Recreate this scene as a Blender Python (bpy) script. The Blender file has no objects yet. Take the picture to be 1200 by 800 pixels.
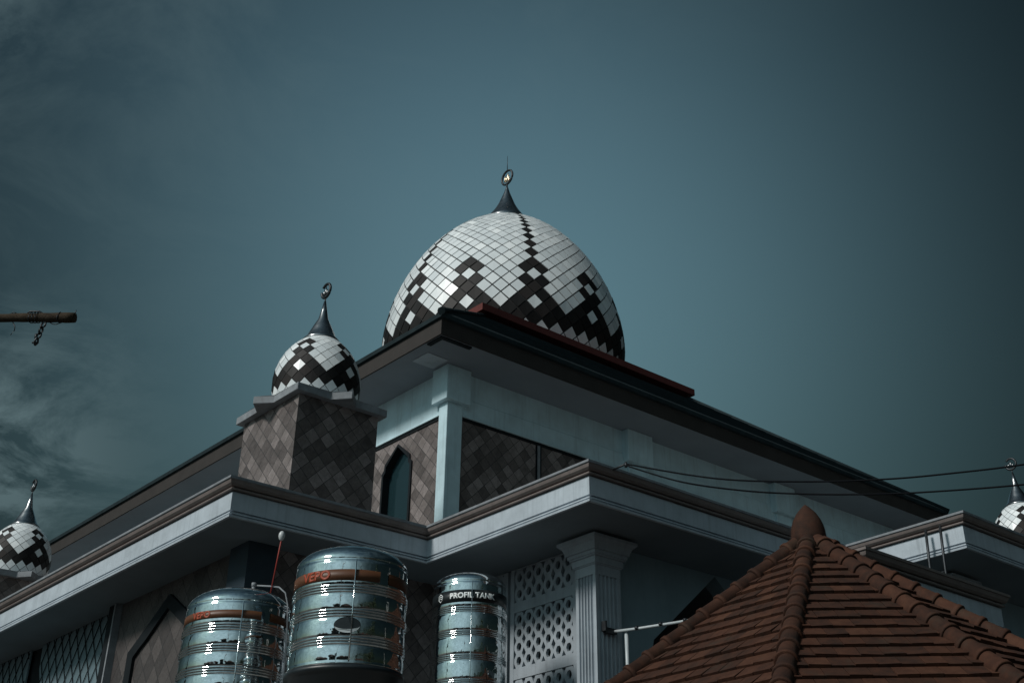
import bpy, bmesh, math, random
from mathutils import Vector, Matrix
random.seed(7)
PI = math.pi
rad = math.radians
scene = bpy.context.scene

# ------------------------------------------------------------------ camera
# the camera stands at the world origin, the ground lies 1.6 m below it;
# +X and +Y run along the two visible fronts of the mosque
F_PX, PITCH, YAW, ROLL, CX, CY = 1430.49, 30.6556, 45.81916, -1.36012, 691.062, 310.143
cam_d = bpy.data.cameras.new('camera')
cam = bpy.data.objects.new('camera', cam_d)
scene.collection.objects.link(cam)
scene.camera = cam
cam_d.sensor_width = 36.0
cam_d.sensor_fit = 'HORIZONTAL'
cam_d.lens = 36.0 * F_PX / 1200.0
cam_d.shift_x = -(CX - 600.0) / 1200.0
cam_d.shift_y = (CY - 400.0) / 1200.0
cam_d.clip_start = 0.05
cam_d.clip_end = 3000
_p, _y, _r = rad(PITCH), rad(YAW), rad(ROLL)
_F = Vector((math.cos(_p)*math.cos(_y), math.cos(_p)*math.sin(_y), math.sin(_p)))
_rt = _F.cross(Vector((0, 0, 1))).normalized()
_U = _rt.cross(_F)
_a = math.cos(_r)*_rt + math.sin(_r)*_U
_b = -math.sin(_r)*_rt + math.cos(_r)*_U
cam.matrix_world = Matrix(((_a.x, _b.x, -_F.x, 0), (_a.y, _b.y, -_F.y, 0), (_a.z, _b.z, -_F.z, 0), (0, 0, 0, 1)))

# ------------------------------------------------------------------ light
SUN_AZ, SUN_EL = 176.0, 38.0
sun_d = bpy.data.lights.new('sun', 'SUN')
sun_d.energy = 2.5
sun_d.angle = rad(11)
sun_d.color = (1.0, 0.95, 0.90)
sun = bpy.data.objects.new('sun', sun_d)
scene.collection.objects.link(sun)
sd = Vector((math.cos(rad(SUN_EL))*math.cos(rad(SUN_AZ)), math.cos(rad(SUN_EL))*math.sin(rad(SUN_AZ)), math.sin(rad(SUN_EL))))
sun.rotation_euler = sd.to_track_quat('Z', 'Y').to_euler()

scene.view_settings.view_transform = 'Standard'
scene.view_settings.look = 'None'
scene.view_settings.gamma = 1
scene.view_settings.exposure = 0.0
scene.view_settings.use_curve_mapping = False


class NT:
    """small helper for node trees"""
    def __init__(self, tree):
        self.t = tree
    def n(self, kind, **kw):
        x = self.t.nodes.new(kind)
        for k, v in kw.items():
            if k.startswith('i_'):
                x.inputs[k[2:].replace('_', ' ')].default_value = v
            else:
                setattr(x, k, v)
        return x
    def l(self, a, b):
        self.t.links.new(a, b)
    def math(self, op, a, b=None, c=None, clamp=False):
        x = self.n('ShaderNodeMath', operation=op)
        x.use_clamp = clamp
        for k, v in enumerate((a, b, c)):
            if v is None:
                continue
            if isinstance(v, (int, float)):
                x.inputs[k].default_value = v
            else:
                self.l(v, x.inputs[k])
        return x.outputs[0]
    def vmath(self, op, a, b=None):
        x = self.n('ShaderNodeVectorMath', operation=op)
        for k, v in enumerate((a, b)):
            if v is None:
                continue
            if isinstance(v, (tuple, list, Vector)):
                x.inputs[k].default_value = v
            else:
                self.l(v, x.inputs[k])
        return x
    def mix(self, fac, a, b, blend='MIX'):
        x = self.n('ShaderNodeMix', data_type='RGBA', blend_type=blend)
        for s, v in ((0, fac), (6, a), (7, b)):
            if isinstance(v, (int, float)):
                x.inputs[s].default_value = v
            elif isinstance(v, (tuple, list)):
                x.inputs[s].default_value = (*v[:3], 1)
            else:
                self.l(v, x.inputs[s])
        return x.outputs[2]
    def ramp(self, fac, stops):
        x = self.n('ShaderNodeValToRGB')
        el = x.color_ramp.elements
        el[0].position, el[0].color = stops[0][0], (*stops[0][1], 1)
        el[1].position, el[1].color = stops[1][0], (*stops[1][1], 1)
        for p, c in stops[2:]:
            e = el.new(p)
            e.color = (*c, 1)
        self.l(fac, x.inputs[0])
        return x.outputs[0]
    def noise(self, vec, scale, detail=4, rough=.55, dist=0.0):
        x = self.n('ShaderNodeTexNoise')
        x.inputs['Scale'].default_value = scale
        x.inputs['Detail'].default_value = detail
        x.inputs['Roughness'].default_value = rough
        x.inputs['Distortion'].default_value = dist
        if vec is not None:
            self.l(vec, x.inputs['Vector'])
        return x.outputs['Fac']


# ------------------------------------------------------------------ sky
world = bpy.data.worlds.new('World')
scene.world = world
world.use_nodes = True
w = NT(world.node_tree)
for x in list(world.node_tree.nodes):
    world.node_tree.nodes.remove(x)
out = w.n('ShaderNodeOutputWorld')
bg = w.n('ShaderNodeBackground')
bg.inputs['Strength'].default_value = 0.10
w.l(bg.outputs[0], out.inputs[0])
sky = w.n('ShaderNodeTexSky', sky_type='NISHITA')
sky.sun_disc = False
sky.sun_elevation = rad(SUN_EL)
sky.sun_rotation = rad(90 - SUN_AZ)
sky.air_density = 1.0
sky.dust_density = 2.5
sky.ozone_density = 1.5
tc = w.n('ShaderNodeTexCoord')
dirv = w.vmath('NORMALIZE', tc.outputs['Generated']).outputs[0]
# the deep teal storm-light tint of the air
# the sky is brightest in a broad patch beyond the dome and on the sun's side, dull elsewhere
cdir = Vector((math.cos(rad(31))*math.cos(rad(50)), math.cos(rad(31))*math.sin(rad(50)), math.sin(rad(31))))
dotc = w.vmath('DOT_PRODUCT', dirv, tuple(cdir)).outputs['Value']
patch = w.math('POWER', w.math('MAXIMUM', dotc, 0.0), 23.0)
ldir = Vector((math.cos(rad(45))*math.cos(rad(178)), math.cos(rad(45))*math.sin(rad(178)), math.sin(rad(45))))
dotl = w.vmath('DOT_PRODUCT', dirv, tuple(ldir)).outputs['Value']
glow = w.math('POWER', w.math('MULTIPLY_ADD', dotl, 0.5, 0.5), 4.0)
tint = w.mix(glow, (0.81, 1.0, 0.70), (0.60, 1.0, 1.03))
graded = w.mix(1.0, sky.outputs[0], tint, 'MULTIPLY')
level = w.math('ADD', w.math('MULTIPLY_ADD', patch, 1.08, 0.032), w.math('MULTIPLY', glow, 0.55))
hdir = Vector((math.cos(rad(14))*math.cos(rad(203)), math.cos(rad(14))*math.sin(rad(203)), math.sin(rad(14))))
haze_glow = w.math('POWER', w.math('MAXIMUM', w.vmath('DOT_PRODUCT', dirv, tuple(hdir)).outputs['Value'], 0.0), 4.5)
graded = w.mix(1.0, graded, level, 'MULTIPLY')
# pale bright haze low down towards the afternoon side, mirrored by the tanks
graded = w.mix(w.math('MULTIPLY', haze_glow, 0.95), graded, (4.9, 6.9, 7.5))
# thin torn cloud low on the left and a wisp high on the left
sep = w.n('ShaderNodeSeparateXYZ')
w.l(dirv, sep.inputs[0])
zc = w.math('MAXIMUM', w.math('ADD', sep.outputs['Z'], 0.12), 0.05)
comb = w.n('ShaderNodeCombineXYZ')
w.l(w.math('DIVIDE', sep.outputs['X'], zc), comb.inputs['X'])
w.l(w.math('DIVIDE', sep.outputs['Y'], zc), comb.inputs['Y'])
cn = w.noise(comb.outputs[0], 4.4, 10, .66, .5)
cn2 = w.noise(comb.outputs[0], 1.1, 3, .5, .2)


def blob(az, el, power):
    d = Vector((math.cos(rad(el))*math.cos(rad(az)), math.cos(rad(el))*math.sin(rad(az)), math.sin(rad(el))))
    v = w.vmath('DOT_PRODUCT', dirv, tuple(d)).outputs['Value']
    return w.math('POWER', w.math('MAXIMUM', v, 0.0), power)


mask = w.math('ADD', blob(74.0, 20.5, 300.0), w.math('MULTIPLY', blob(80, 38, 700.0), 0.6), clamp=True)
far_cl = w.math('MULTIPLY', w.math('MAXIMUM', dotl, 0.0), 0.55)
mask = w.math('MAXIMUM', mask, far_cl)
cl = w.math('MULTIPLY_ADD', cn, 6.0, -2.5, clamp=True)
cl = w.math('MULTIPLY', cl, w.math('MULTIPLY_ADD', cn2, 1.6, 0.1, clamp=True))
cl = w.math('MULTIPLY', cl, mask)
graded = w.mix(w.math('MULTIPLY', cl, 0.9), graded, (1.3, 1.95, 2.1))
w.l(graded, bg.inputs['Color'])


# ------------------------------------------------------------------ materials
def new_mat(name):
    m = bpy.data.materials.new(name)
    m.use_nodes = True
    t = NT(m.node_tree)
    b = m.node_tree.nodes['Principled BSDF']
    return m, t, b


def obj_co(t):
    return t.n('ShaderNodeTexCoord').outputs['Object']


def bump(t, b, h, strength, dist=0.02):
    x = t.n('ShaderNodeBump')
    x.inputs['Strength'].default_value = strength
    x.inputs['Distance'].default_value = dist
    t.l(h, x.inputs['Height'])
    t.l(x.outputs[0], b.inputs['Normal'])


def plain(name, col, rough=.6, metal=0.0, var=.12, scale=6.0, bmp=.15, spec=.5, streak=0.0):
    """painted or raw surface with soft blotches and, if asked, rain streaks"""
    m, t, b = new_mat(name)
    co = t.n('ShaderNodeNewGeometry').outputs['Position']
    n1 = t.noise(co, scale, 5, .6)
    n2 = t.noise(co, scale*.17, 3, .5)
    dark = tuple(c*(1-var*1.6) for c in col)
    lite = tuple(min(1, c*(1+var)) for c in col)
    f = t.math('MULTIPLY_ADD', n1, .6, t.math('MULTIPLY', n2, .4))
    c = t.ramp(f, [(.3, dark), (.7, lite)])
    if streak:
        mp = t.n('ShaderNodeMapping')
        mp.inputs['Scale'].default_value = (7, 7, .35)
        t.l(co, mp.inputs[0])
        s = t.noise(mp.outputs[0], 2.0, 4, .65)
        s = t.math('MULTIPLY_ADD', s, 3.0, -1.55, clamp=True)
        c = t.mix(t.math('MULTIPLY', s, streak), c, tuple(x*.35 for x in col))
    t.l(c, b.inputs['Base Color'])
    b.inputs['Metallic'].default_value = metal
    b.inputs['Specular IOR Level'].default_value = spec
    r = t.math('MULTIPLY_ADD', n1, .25, rough-.12, clamp=True)
    t.l(r, b.inputs['Roughness'])
    if bmp:
        bump(t, b, t.noise(co, scale*7, 4, .6), bmp, .01)
    return m


M = {}
M['white_plaster'] = plain('white_plaster', (.50, .67, .73), .7, 0, .13, 3.0, .25, .3, .45)
M['grey_plaster'] = plain('grey_plaster', (.33, .38, .42), .7, 0, .15, 3.0, .25, .3, .45)
M['blue_plaster'] = plain('blue_plaster', (.22, .31, .35), .75, 0, .10, 2.0, .2, .3, .2)
M['cornice_white'] = plain('cornice_white', (.42, .48, .53), .65, 0, .13, 4.0, .2, .3, .5)
M['cornice_tan'] = plain('cornice_tan', (.19, .162, .153), .6, 0, .18, 5.0, .15, .3, .3)
M['soffit_paint'] = plain('soffit_paint', (.25, .29, .33), .8, 0, .10, 1.2, .1, .2, 0)
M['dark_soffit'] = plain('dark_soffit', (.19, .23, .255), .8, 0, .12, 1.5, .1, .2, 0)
M['fascia_board'] = plain('fascia_board', (.034, .030, .028), .75, 0, .18, 4.0, .2, .3, .2)
M['roof_sheet'] = plain('roof_sheet', (.022, .032, .036), .9, 0, .25, 5.0, .3, .02, .2)
M['red_cap'] = plain('red_cap', (.13, .034, .030), .8, 0, .2, 5.0, .2, .3, .3)
M['dark_trim'] = plain('dark_trim', (.010, .014, .017), .7, 0, .2, 6.0, .1, .15)
M['navy_paint'] = plain('navy_paint', (.020, .036, .050), .6, 0, .2, 6.0, .1, .4)
M['stone_cap'] = plain('stone_cap', (.22, .24, .26), .65, 0, .22, 9.0, .3, .3, .3)
M['concrete'] = plain('concrete', (.25, .25, .24), .85, 0, .2, 4.0, .4, .2, .4)
M['cable'] = plain('cable', (.006, .007, .009), .8, 0, .1, 8, 0, .08)
M['wood'] = plain('weathered_wood', (.055, .042, .030), .9, 0, .4, 14, .8, .1)
M['iron'] = plain('dark_iron', (.05, .055, .06), .45, .8, .2, 12, .2)
M['pvc'] = plain('white_pipe', (.42, .47, .49), .4, 0, .1, 9, .05)
M['gold'] = plain('gilded_metal', (.80, .64, .46), .3, 1.0, .1, 9, 0)
M['spire_metal'] = plain('spire_metal', (.30, .31, .32), .25, 1.0, .12, 9, .05)
M['red_rod'] = plain('red_rod', (.30, .03, .02), .55, 0, .1, 9, 0)
M['bulb_white'] = plain('float_white', (.5, .53, .54), .4, 0, .06, 9, 0)
M['brown_band'] = plain('brown_band', (.095, .036, .014), .5, 0, .08, 9, 0)
M['orange_ink'] = plain('orange_ink', (.30, .042, .010), .55, 0, .05, 9, 0)
M['black_band'] = plain('black_band', (.012, .016, .018), .3, 0, .1, 9, 0)
M['white_ink'] = plain('white_ink', (.80, .84, .84), .4, 0, .03, 9, 0)
M['black_plastic'] = plain('black_plastic', (.012, .018, .022), .4, 0, .2, 9, .05)
M['bark'] = plain('bark', (.07, .05, .035), .9, 0, .3, 12, .6, .1)
M['house_wall'] = plain('house_wall', (.20, .19, .18), .8, 0, .12, 2, .2, .2, .3)
M['house_roof'] = plain('house_roof', (.06, .03, .022), .8, 0, .25, 8, .4, .2)

# clay roof tile
m, t, b = new_mat('clay_tile')
co = t.n('ShaderNodeNewGeometry').outputs['Position']
att = t.n('ShaderNodeAttribute', attribute_name='tint').outputs['Fac']
n1 = t.noise(co, 9, 6, .65)
n2 = t.noise(co, 55, 3, .6)
c = t.ramp(t.math('MULTIPLY_ADD', n1, .72, t.math('MULTIPLY', att, .28)),
           [(.25, (.024, .0115, .0075)), (.5, (.052, .0205, .0115)), (.78, (.086, .038, .0215))])
moss = t.math('MULTIPLY_ADD', t.noise(co, 3.2, 7, .7), 5.0, -2.75, clamp=True)
c = t.mix(t.math('MULTIPLY', moss, .6), c, (.035, .03, .022))
t.l(c, b.inputs['Base Color'])
b.inputs['Roughness'].default_value = .85
b.inputs['Specular IOR Level'].default_value = .25
bump(t, b, t.math('ADD', n2, n1), .35, .01)
M['clay'] = m

# glazed dome tiles
def dome_mat(name, lo, hi, rough, metal=0.0, spec=.5):
    m, t, b = new_mat(name)
    att = t.n('ShaderNodeAttribute', attribute_name='tint').outputs['Fac']
    co = t.n('ShaderNodeNewGeometry').outputs['Position']
    c = t.mix(att, lo, hi)
    dirt = t.math('MULTIPLY_ADD', t.noise(co, 5, 6, .7), 2.6, -1.25, clamp=True)
    c = t.mix(t.math('MULTIPLY', dirt, .25), c, tuple(x*.55 for x in lo))
    t.l(c, b.inputs['Base Color'])
    b.inputs['Specular IOR Level'].default_value = spec
    b.inputs['Metallic'].default_value = metal
    r = t.math('MULTIPLY_ADD', att, .2, rough)
    t.l(r, b.inputs['Roughness'])
    return m


M['tile_white'] = dome_mat('dome_tile_white', (.66, .71, .73), (.83, .87, .88), .24)
M['tile_black'] = dome_mat('dome_tile_dark', (.009, .0085, .0085), (.020, .0165, .0155), .5, 0, .25)
M['dome_grout'] = plain('dome_grout', (.010, .011, .012), .8, 0, .15, 9, 0)

# diamond stone cladding, works on every wall that runs along X or Y
def cladding(name, size, cols, mort=.035, hgt=1.0, rough=.5, grout=(.03, .03, .032)):
    m, t, b = new_mat(name)
    co = t.n('ShaderNodeNewGeometry').outputs['Position']
    s = t.n('ShaderNodeSeparateXYZ')
    t.l(co, s.inputs[0])
    a = t.math('ADD', s.outputs['X'], s.outputs['Y'])
    zz = t.math('MULTIPLY', s.outputs['Z'], hgt)
    p = t.math('DIVIDE', t.math('ADD', a, zz), size)
    q = t.math('DIVIDE', t.math('SUBTRACT', a, zz), size)
    cell = t.n('ShaderNodeCombineXYZ')
    t.l(t.math('FLOOR', p), cell.inputs[0])
    t.l(t.math('FLOOR', q), cell.inputs[1])
    wn = t.n('ShaderNodeTexWhiteNoise', noise_dimensions='2D')
    t.l(cell.outputs[0], wn.inputs['Vector'])
    rnd = wn.outputs['Value']
    fp, fq = t.math('FRACT', p), t.math('FRACT', q)
    def edge(f):
        return t.math('MINIMUM', f, t.math('SUBTRACT', 1.0, f))
    e = t.math('MINIMUM', edge(fp), edge(fq))
    wob = t.math('MULTIPLY', t.noise(co, 14, 3, .6), mort*1.2)
    line = t.math('LESS_THAN', e, t.math('ADD', wob, mort*.3))
    n1 = t.noise(co, 7, 6, .7, .5)
    n2 = t.noise(co, 40, 4, .6)
    f = t.math('MULTIPLY_ADD', rnd, .42, t.math('MULTIPLY', n1, .58))
    c = t.ramp(f, cols)
    c = t.mix(t.math('MULTIPLY_ADD', n2, 1.4, -.5, clamp=True), c, t.mix(.5, c, (.02, .02, .02)))
    c = t.mix(line, c, grout)
    t.l(c, b.inputs['Base Color'])
    rr = t.math('MULTIPLY_ADD', rnd, .25, rough-.1)
    t.l(rr, b.inputs['Roughness'])
    b.inputs['Specular IOR Level'].default_value = .4
    # each stone tips a little and stands at its own height
    slope = t.math('MULTIPLY', t.math('SUBTRACT', fp, fq), t.math('SUBTRACT', rnd, .35))
    h = t.math('ADD', t.math('MULTIPLY', rnd, .5), t.math('MULTIPLY', slope, .6))
    h = t.math('ADD', h, t.math('MULTIPLY', n1, .5))
    h = t.math('MULTIPLY', h, t.math('SUBTRACT', 1.0, line))
    bump(t, b, h, .9, .035)
    return m


M['stone_diamond'] = cladding('stone_diamond', .27, [(.22, (.070, .058, .055)), (.45, (.140, .120, .115)), (.62, (.205, .178, .172)), (.85, (.34, .30, .295))], .024)
M['stone_diamond_wide'] = cladding('stone_diamond_wide', .36, [(.15, (.050, .045, .045)), (.5, (.080, .071, .069)), (.9, (.115, .102, .098))], .02, .8)  # colour kept darker to stand in for shade on the lower left wall

# polished steel of the tanks
m, t, b = new_mat('polished_steel')
co = t.n('ShaderNodeTexCoord').outputs['Object']
b.inputs['Metallic'].default_value = 1.0
n1 = t.noise(co, 4.0, 3, .5)
n2 = t.noise(co, 30, 4, .6)
c = t.ramp(n2, [(.3, (.58, .62, .63)), (.7, (.72, .76, .77))])
t.l(c, b.inputs['Base Color'])
t.l(t.math('MULTIPLY_ADD', n2, .07, .015), b.inputs['Roughness'])
mp = t.n('ShaderNodeMapping')
mp.inputs['Scale'].default_value = (3.2, 3.2, 2.6)
t.l(co, mp.inputs[0])
bump(t, b, t.noise(mp.outputs[0], 1.5, 3, .55), .26, .03)
M['steel'] = m

m, t, b = new_mat('dark_glass')
b.inputs['Base Color'].default_value = (.012, .03, .036, 1)
b.inputs['Roughness'].default_value = .12
b.inputs['Specular IOR Level'].default_value = .6
M['glass'] = m
m, t, b = new_mat('blue_glass')
co = t.n('ShaderNodeNewGeometry').outputs['Position']
n1 = t.noise(co, 2.0, 4, .6)
t.l(t.ramp(n1, [(.3, (.11, .165, .19)), (.7, (.17, .235, .265))]), b.inputs['Base Color'])
b.inputs['Roughness'].default_value = .35
M['blue_glass'] = m

# leaves
m, t, b = new_mat('leaves')
oi = t.n('ShaderNodeAttribute', attribute_name='tint').outputs['Fac']
t.l(t.ramp(oi, [(0., (.025, .045, .015)), (1., (.07, .11, .03))]), b.inputs['Base Color'])
b.inputs['Roughness'].default_value = .6
M['leaves'] = m

# ground
m, t, b = new_mat('yard')
co = t.n('ShaderNodeNewGeometry').outputs['Position']
n1 = t.noise(co, .6, 6, .6)
n2 = t.noise(co, 20, 5, .6)
t.l(t.ramp(t.math('MULTIPLY_ADD', n2, .4, t.math('MULTIPLY', n1, .6)), [(.3, (.035, .037, .036)), (.7, (.10, .10, .095))]), b.inputs['Base Color'])
b.inputs['Roughness'].default_value = .9
bump(t, b, n2, .4, .02)
M['yard'] = m


# ------------------------------------------------------------------ mesh helpers
def link(name, bm, mats, parent=None, smooth=False, recalc=True):
    """turn a bmesh into ONE linked mesh object"""
    if recalc:
        bmesh.ops.recalc_face_normals(bm, faces=bm.faces)
    if smooth:
        for f in bm.faces:
            f.smooth = True
    me = bpy.data.meshes.new(name)
    bm.to_mesh(me)
    bm.free()
    if not isinstance(mats, (list, tuple)):
        mats = [mats]
    for mt in mats:
        me.materials.append(M[mt])
    o = bpy.data.objects.new(name, me)
    scene.collection.objects.link(o)
    if parent is not None:
        o.parent = parent
        o.matrix_parent_inverse = Matrix.Translation(-world_loc(parent))
    return o


def world_loc(o):
    # nothing is rotated at object level, so places simply add up
    v = o.location.copy()
    if o.parent is not None:
        v = v + world_loc(o.parent) + o.matrix_parent_inverse.translation
    return v


def tag(o, label=None, cat=None, group=None, kind=None):
    if label: o['label'] = label
    if cat: o['category'] = cat
    if group: o['group'] = group
    if kind: o['kind'] = kind
    return o


def thing(name, label, cat, loc=(0, 0, 0), group=None):
    o = bpy.data.objects.new(name, None)
    o.empty_display_size = .2
    scene.collection.objects.link(o)
    o.location = loc
    return tag(o, label, cat, group)


def box(bm, x0, x1, y0, y1, z0, z1, mi=0):
    vs = [bm.verts.new((x, y, z)) for z in (z0, z1) for y in (y0, y1) for x in (x0, x1)]
    for q in ((0, 2, 3, 1), (4, 5, 7, 6), (0, 1, 5, 4), (2, 6, 7, 3), (0, 4, 6, 2), (1, 3, 7, 5)):
        f = bm.faces.new([vs[k] for k in q])
        f.material_index = mi
    return vs


def bevel_all(bm, w, seg=1):
    bmesh.ops.bevel(bm, geom=list(bm.edges), offset=w, segments=seg, profile=.6, affect='EDGES')


def tube(bm, pts, r, n=8, cap=True, mi=0):
    pts = [Vector(p) for p in pts]
    rs = r if isinstance(r, (list, tuple)) else [r]*len(pts)
    rings = []
    for k, p in enumerate(pts):
        d = (pts[min(k+1, len(pts)-1)] - pts[max(k-1, 0)]).normalized()
        ref = Vector((0, 0, 1)) if abs(d.z) < .9 else Vector((1, 0, 0))
        a = d.cross(ref).normalized()
        bb = d.cross(a)
        rings.append([bm.verts.new(p + rs[k]*(math.cos(2*PI*i/n)*a + math.sin(2*PI*i/n)*bb)) for i in range(n)])
    for k in range(len(rings)-1):
        for i in range(n):
            f = bm.faces.new((rings[k][i], rings[k][(i+1) % n], rings[k+1][(i+1) % n], rings[k+1][i]))
            f.smooth = True
            f.material_index = mi
    if cap:
        for rg in (rings[0], rings[-1]):
            f = bm.faces.new(rg)
            f.material_index = mi


def lathe(bm, prof, c=(0, 0, 0), n=48, mi=0, smooth=True, close=True):
    rings = []
    for r, z in prof:
        rings.append([bm.verts.new((c[0]+r*math.cos(2*PI*i/n), c[1]+r*math.sin(2*PI*i/n), c[2]+z)) for i in range(n)])
    for k in range(len(rings)-1):
        for i in range(n):
            f = bm.faces.new((rings[k][i], rings[k][(i+1) % n], rings[k+1][(i+1) % n], rings[k+1][i]))
            f.smooth = smooth
            f.material_index = mi
    if close:
        for rg in (rings[0], rings[-1]):
            f = bm.faces.new(rg)
            f.material_index = mi


def inset_poly(poly, d, closed=False):
    """shift an axis-aligned polyline d to its left"""
    n = len(poly)
    res = []
    for k in range(n):
        p = Vector(poly[k])
        dirs = []
        if closed or k > 0:
            dirs.append((p - Vector(poly[k-1])).normalized())
        if closed or k < n-1:
            dirs.append((Vector(poly[(k+1) % n]) - p).normalized())
        ns = [Vector((-q.y, q.x)) for q in dirs]
        if len(ns) == 1:
            res.append(p + ns[0]*d)
        else:
            mdir = ns[0] + ns[1]
            res.append(p + mdir*(d/(mdir.dot(ns[0]))))
    return res


def sweep(bm, poly, prof, closed=False, mats=None):
    """profile [(inset, z)] run along a plan polyline, mitred at the corners"""
    cols = []
    for d, z in prof:
        cols.append([bm.verts.new((q.x, q.y, z)) for q in inset_poly(poly, d, closed)])
    n = len(poly)
    for k in range(len(prof)-1):
        for i in range(n if closed else n-1):
            j = (i+1) % n
            f = bm.faces.new((cols[k][i], cols[k][j], cols[k+1][j], cols[k+1][i]))
            if mats:
                f.material_index = mats[k]


def plate(bm, loops, fn, thick, mi=0):
    """flat plate with holes: loops of 2-D points (outer first), fn maps (a, z, depth) to 3-D"""
    def in_poly(x, y, lp):
        c = False
        for k in range(len(lp)):
            (x1, y1), (x2, y2) = lp[k], lp[k-1]
            if (y1 > y) != (y2 > y) and x < (x2-x1)*(y-y1)/(y2-y1)+x1:
                c = not c
        return c
    tmp = bmesh.new()
    edges = []
    for lp in loops:
        vs = [tmp.verts.new((p[0], p[1], 0)) for p in lp]
        for k in range(len(vs)):
            edges.append(tmp.edges.new((vs[k], vs[(k+1) % len(vs)])))
    bmesh.ops.triangle_fill(tmp, use_beauty=True, use_dissolve=False, edges=edges)
    kill = []
    for f in tmp.faces:
        c = f.calc_center_median()
        if not in_poly(c.x, c.y, loops[0]) or any(in_poly(c.x, c.y, h) for h in loops[1:]):
            kill.append(f)
    bmesh.ops.delete(tmp, geom=kill, context='FACES_ONLY')
    tmp.verts.index_update()
    fr = {v: bm.verts.new(fn(v.co.x, v.co.y, 0)) for v in tmp.verts}
    bk = {v: bm.verts.new(fn(v.co.x, v.co.y, thick)) for v in tmp.verts}
    for f in tmp.faces:
        g = bm.faces.new([fr[v] for v in f.verts]); g.material_index = mi
        g = bm.faces.new([bk[v] for v in reversed(f.verts)]); g.material_index = mi
    for e in tmp.edges:
        if len(e.link_faces) == 1:
            a, c = e.verts
            g = bm.faces.new((fr[a], fr[c], bk[c], bk[a])); g.material_index = mi
    tmp.free()


def prism(bm, pts, z0, z1, mi=0):
    a = [bm.verts.new((p[0], p[1], z0)) for p in pts]
    c = [bm.verts.new((p[0], p[1], z1)) for p in pts]
    n = len(pts)
    for k in range(n):
        f = bm.faces.new((a[k], a[(k+1) % n], c[(k+1) % n], c[k])); f.material_index = mi
    f = bm.faces.new(list(reversed(a))); f.material_index = mi
    f = bm.faces.new(c); f.material_index = mi


def copy_tree(src, dv, parent=None):
    """copy a part and its sub-parts, shifted by dv"""
    c = src.copy()
    scene.collection.objects.link(c)
    if parent is not None:
        c.parent = parent
    c.location = src.location + Vector(dv)
    for ch in list(src.children):
        d = ch.copy()
        scene.collection.objects.link(d)
        d.parent = c
    return c


def left_face(u):       # plate mapping: (a = y, z), front at x = u, thickness into +x
    return lambda a, z, d: (u + d, a, z)


def right_face(v):      # plate mapping: (a = x, z), front at y = v, thickness into +y
    return lambda a, z, d: (a, v + d, z)


def text_mesh(body, size, bold=0.0):
    cu = bpy.data.curves.new('t', 'FONT')
    cu.body = body
    cu.size = size
    cu.align_x = 'CENTER'
    cu.align_y = 'CENTER'
    cu.offset = bold
    cu.extrude = 0.0
    cu.resolution_u = 3
    o = bpy.data.objects.new('t', cu)
    scene.collection.objects.link(o)
    dg = bpy.context.evaluated_depsgraph_get()
    me = bpy.data.meshes.new_from_object(o.evaluated_get(dg))
    bpy.data.objects.remove(o)
    bpy.data.curves.remove(cu)
    return me


# ------------------------------------------------------------------ ground
bm = bmesh.new()
vs = [bm.verts.new((x, y, -1.6)) for x, y in ((-600, -600), (600, -600), (600, 600), (-600, 600))]
bm.faces.new(vs)
tag(link('ground', bm, 'yard'), 'dark paved yard round the mosque', 'ground', kind='structure')

# ================================================================== MOSQUE
mosque = thing('mosque', 'mosque with tiled dome, stone clad walls and pale stepped cornice', 'mosque', (17, 20, -1.6))
ZG = -1.6
# plan of the low storey's cornice edge
CP = [(7.24, 40.0), (7.24, 14.413), (10.48, 14.413), (10.48, 10.895), (16.118, 10.895), (16.118, 8.76), (28.5, 8.76), (28.5, 40.0)]
prof_m = [(.30, 5.985), (.0, 6.0), (.0, 5.968), (.018, 5.960), (.022, 5.945), (.035, 5.915), (.065, 5.888), (.080, 5.884), (.112, 5.882), (.112, 5.866),
          (.072, 5.864), (.066, 5.852), (.072, 5.840), (.125, 5.838)]
prof_f = [(.135, 5.837), (.135, 5.822), (.112, 5.819), (.115, 5.572), (.155, 5.570), (.155, 5.546), (.112, 5.544), (.112, 5.527), (.150, 5.525), (.150, 5.507),
          (.100, 5.505), (.106, 5.477), (.15, 5.477)]
bm = bmesh.new()
sweep(bm, CP, prof_f)
cornice = tag(link('cornice', bm, 'cornice_white', mosque), 'pale painted cornice band below the tan moulding')
bm = bmesh.new()
sweep(bm, CP, prof_m, mats=[1, 1, 1] + [0]*20)
link('cornice_moulding', bm, ['cornice_tan', 'stone_cap'], cornice)
bm = bmesh.new()
pts = inset_poly(CP, .2)
f = bm.faces.new([bm.verts.new((p.x, p.y, 5.97)) for p in pts])
link('flat_roof', bm, 'concrete', mosque)
# soffit under the cornice
bm = bmesh.new()
pts = inset_poly(CP, .14)
bm.faces.new([bm.verts.new((p.x, p.y, 5.481)) for p in pts])
link('soffit', bm, 'dark_soffit', mosque)

# ---- low storey walls
WU, WV = 8.19, 15.36
bm = bmesh.new()
arch_o = [(1.15, ZG), (1.15, 4.60), (.86, 4.76), (.72, 4.84), (0, 5.27), (-.72, 4.84), (-.86, 4.76), (-1.15, 4.60), (-1.15, ZG)]
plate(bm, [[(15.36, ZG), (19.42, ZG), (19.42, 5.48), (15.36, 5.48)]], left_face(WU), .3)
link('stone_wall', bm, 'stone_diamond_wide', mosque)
bm = bmesh.new()
plate(bm, [[(8.49, ZG), (11.83, ZG), (11.83, 5.48), (8.49, 5.48)]], right_face(WV), .3)
link('stone_wall', bm, 'stone_diamond', mosque)
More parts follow.
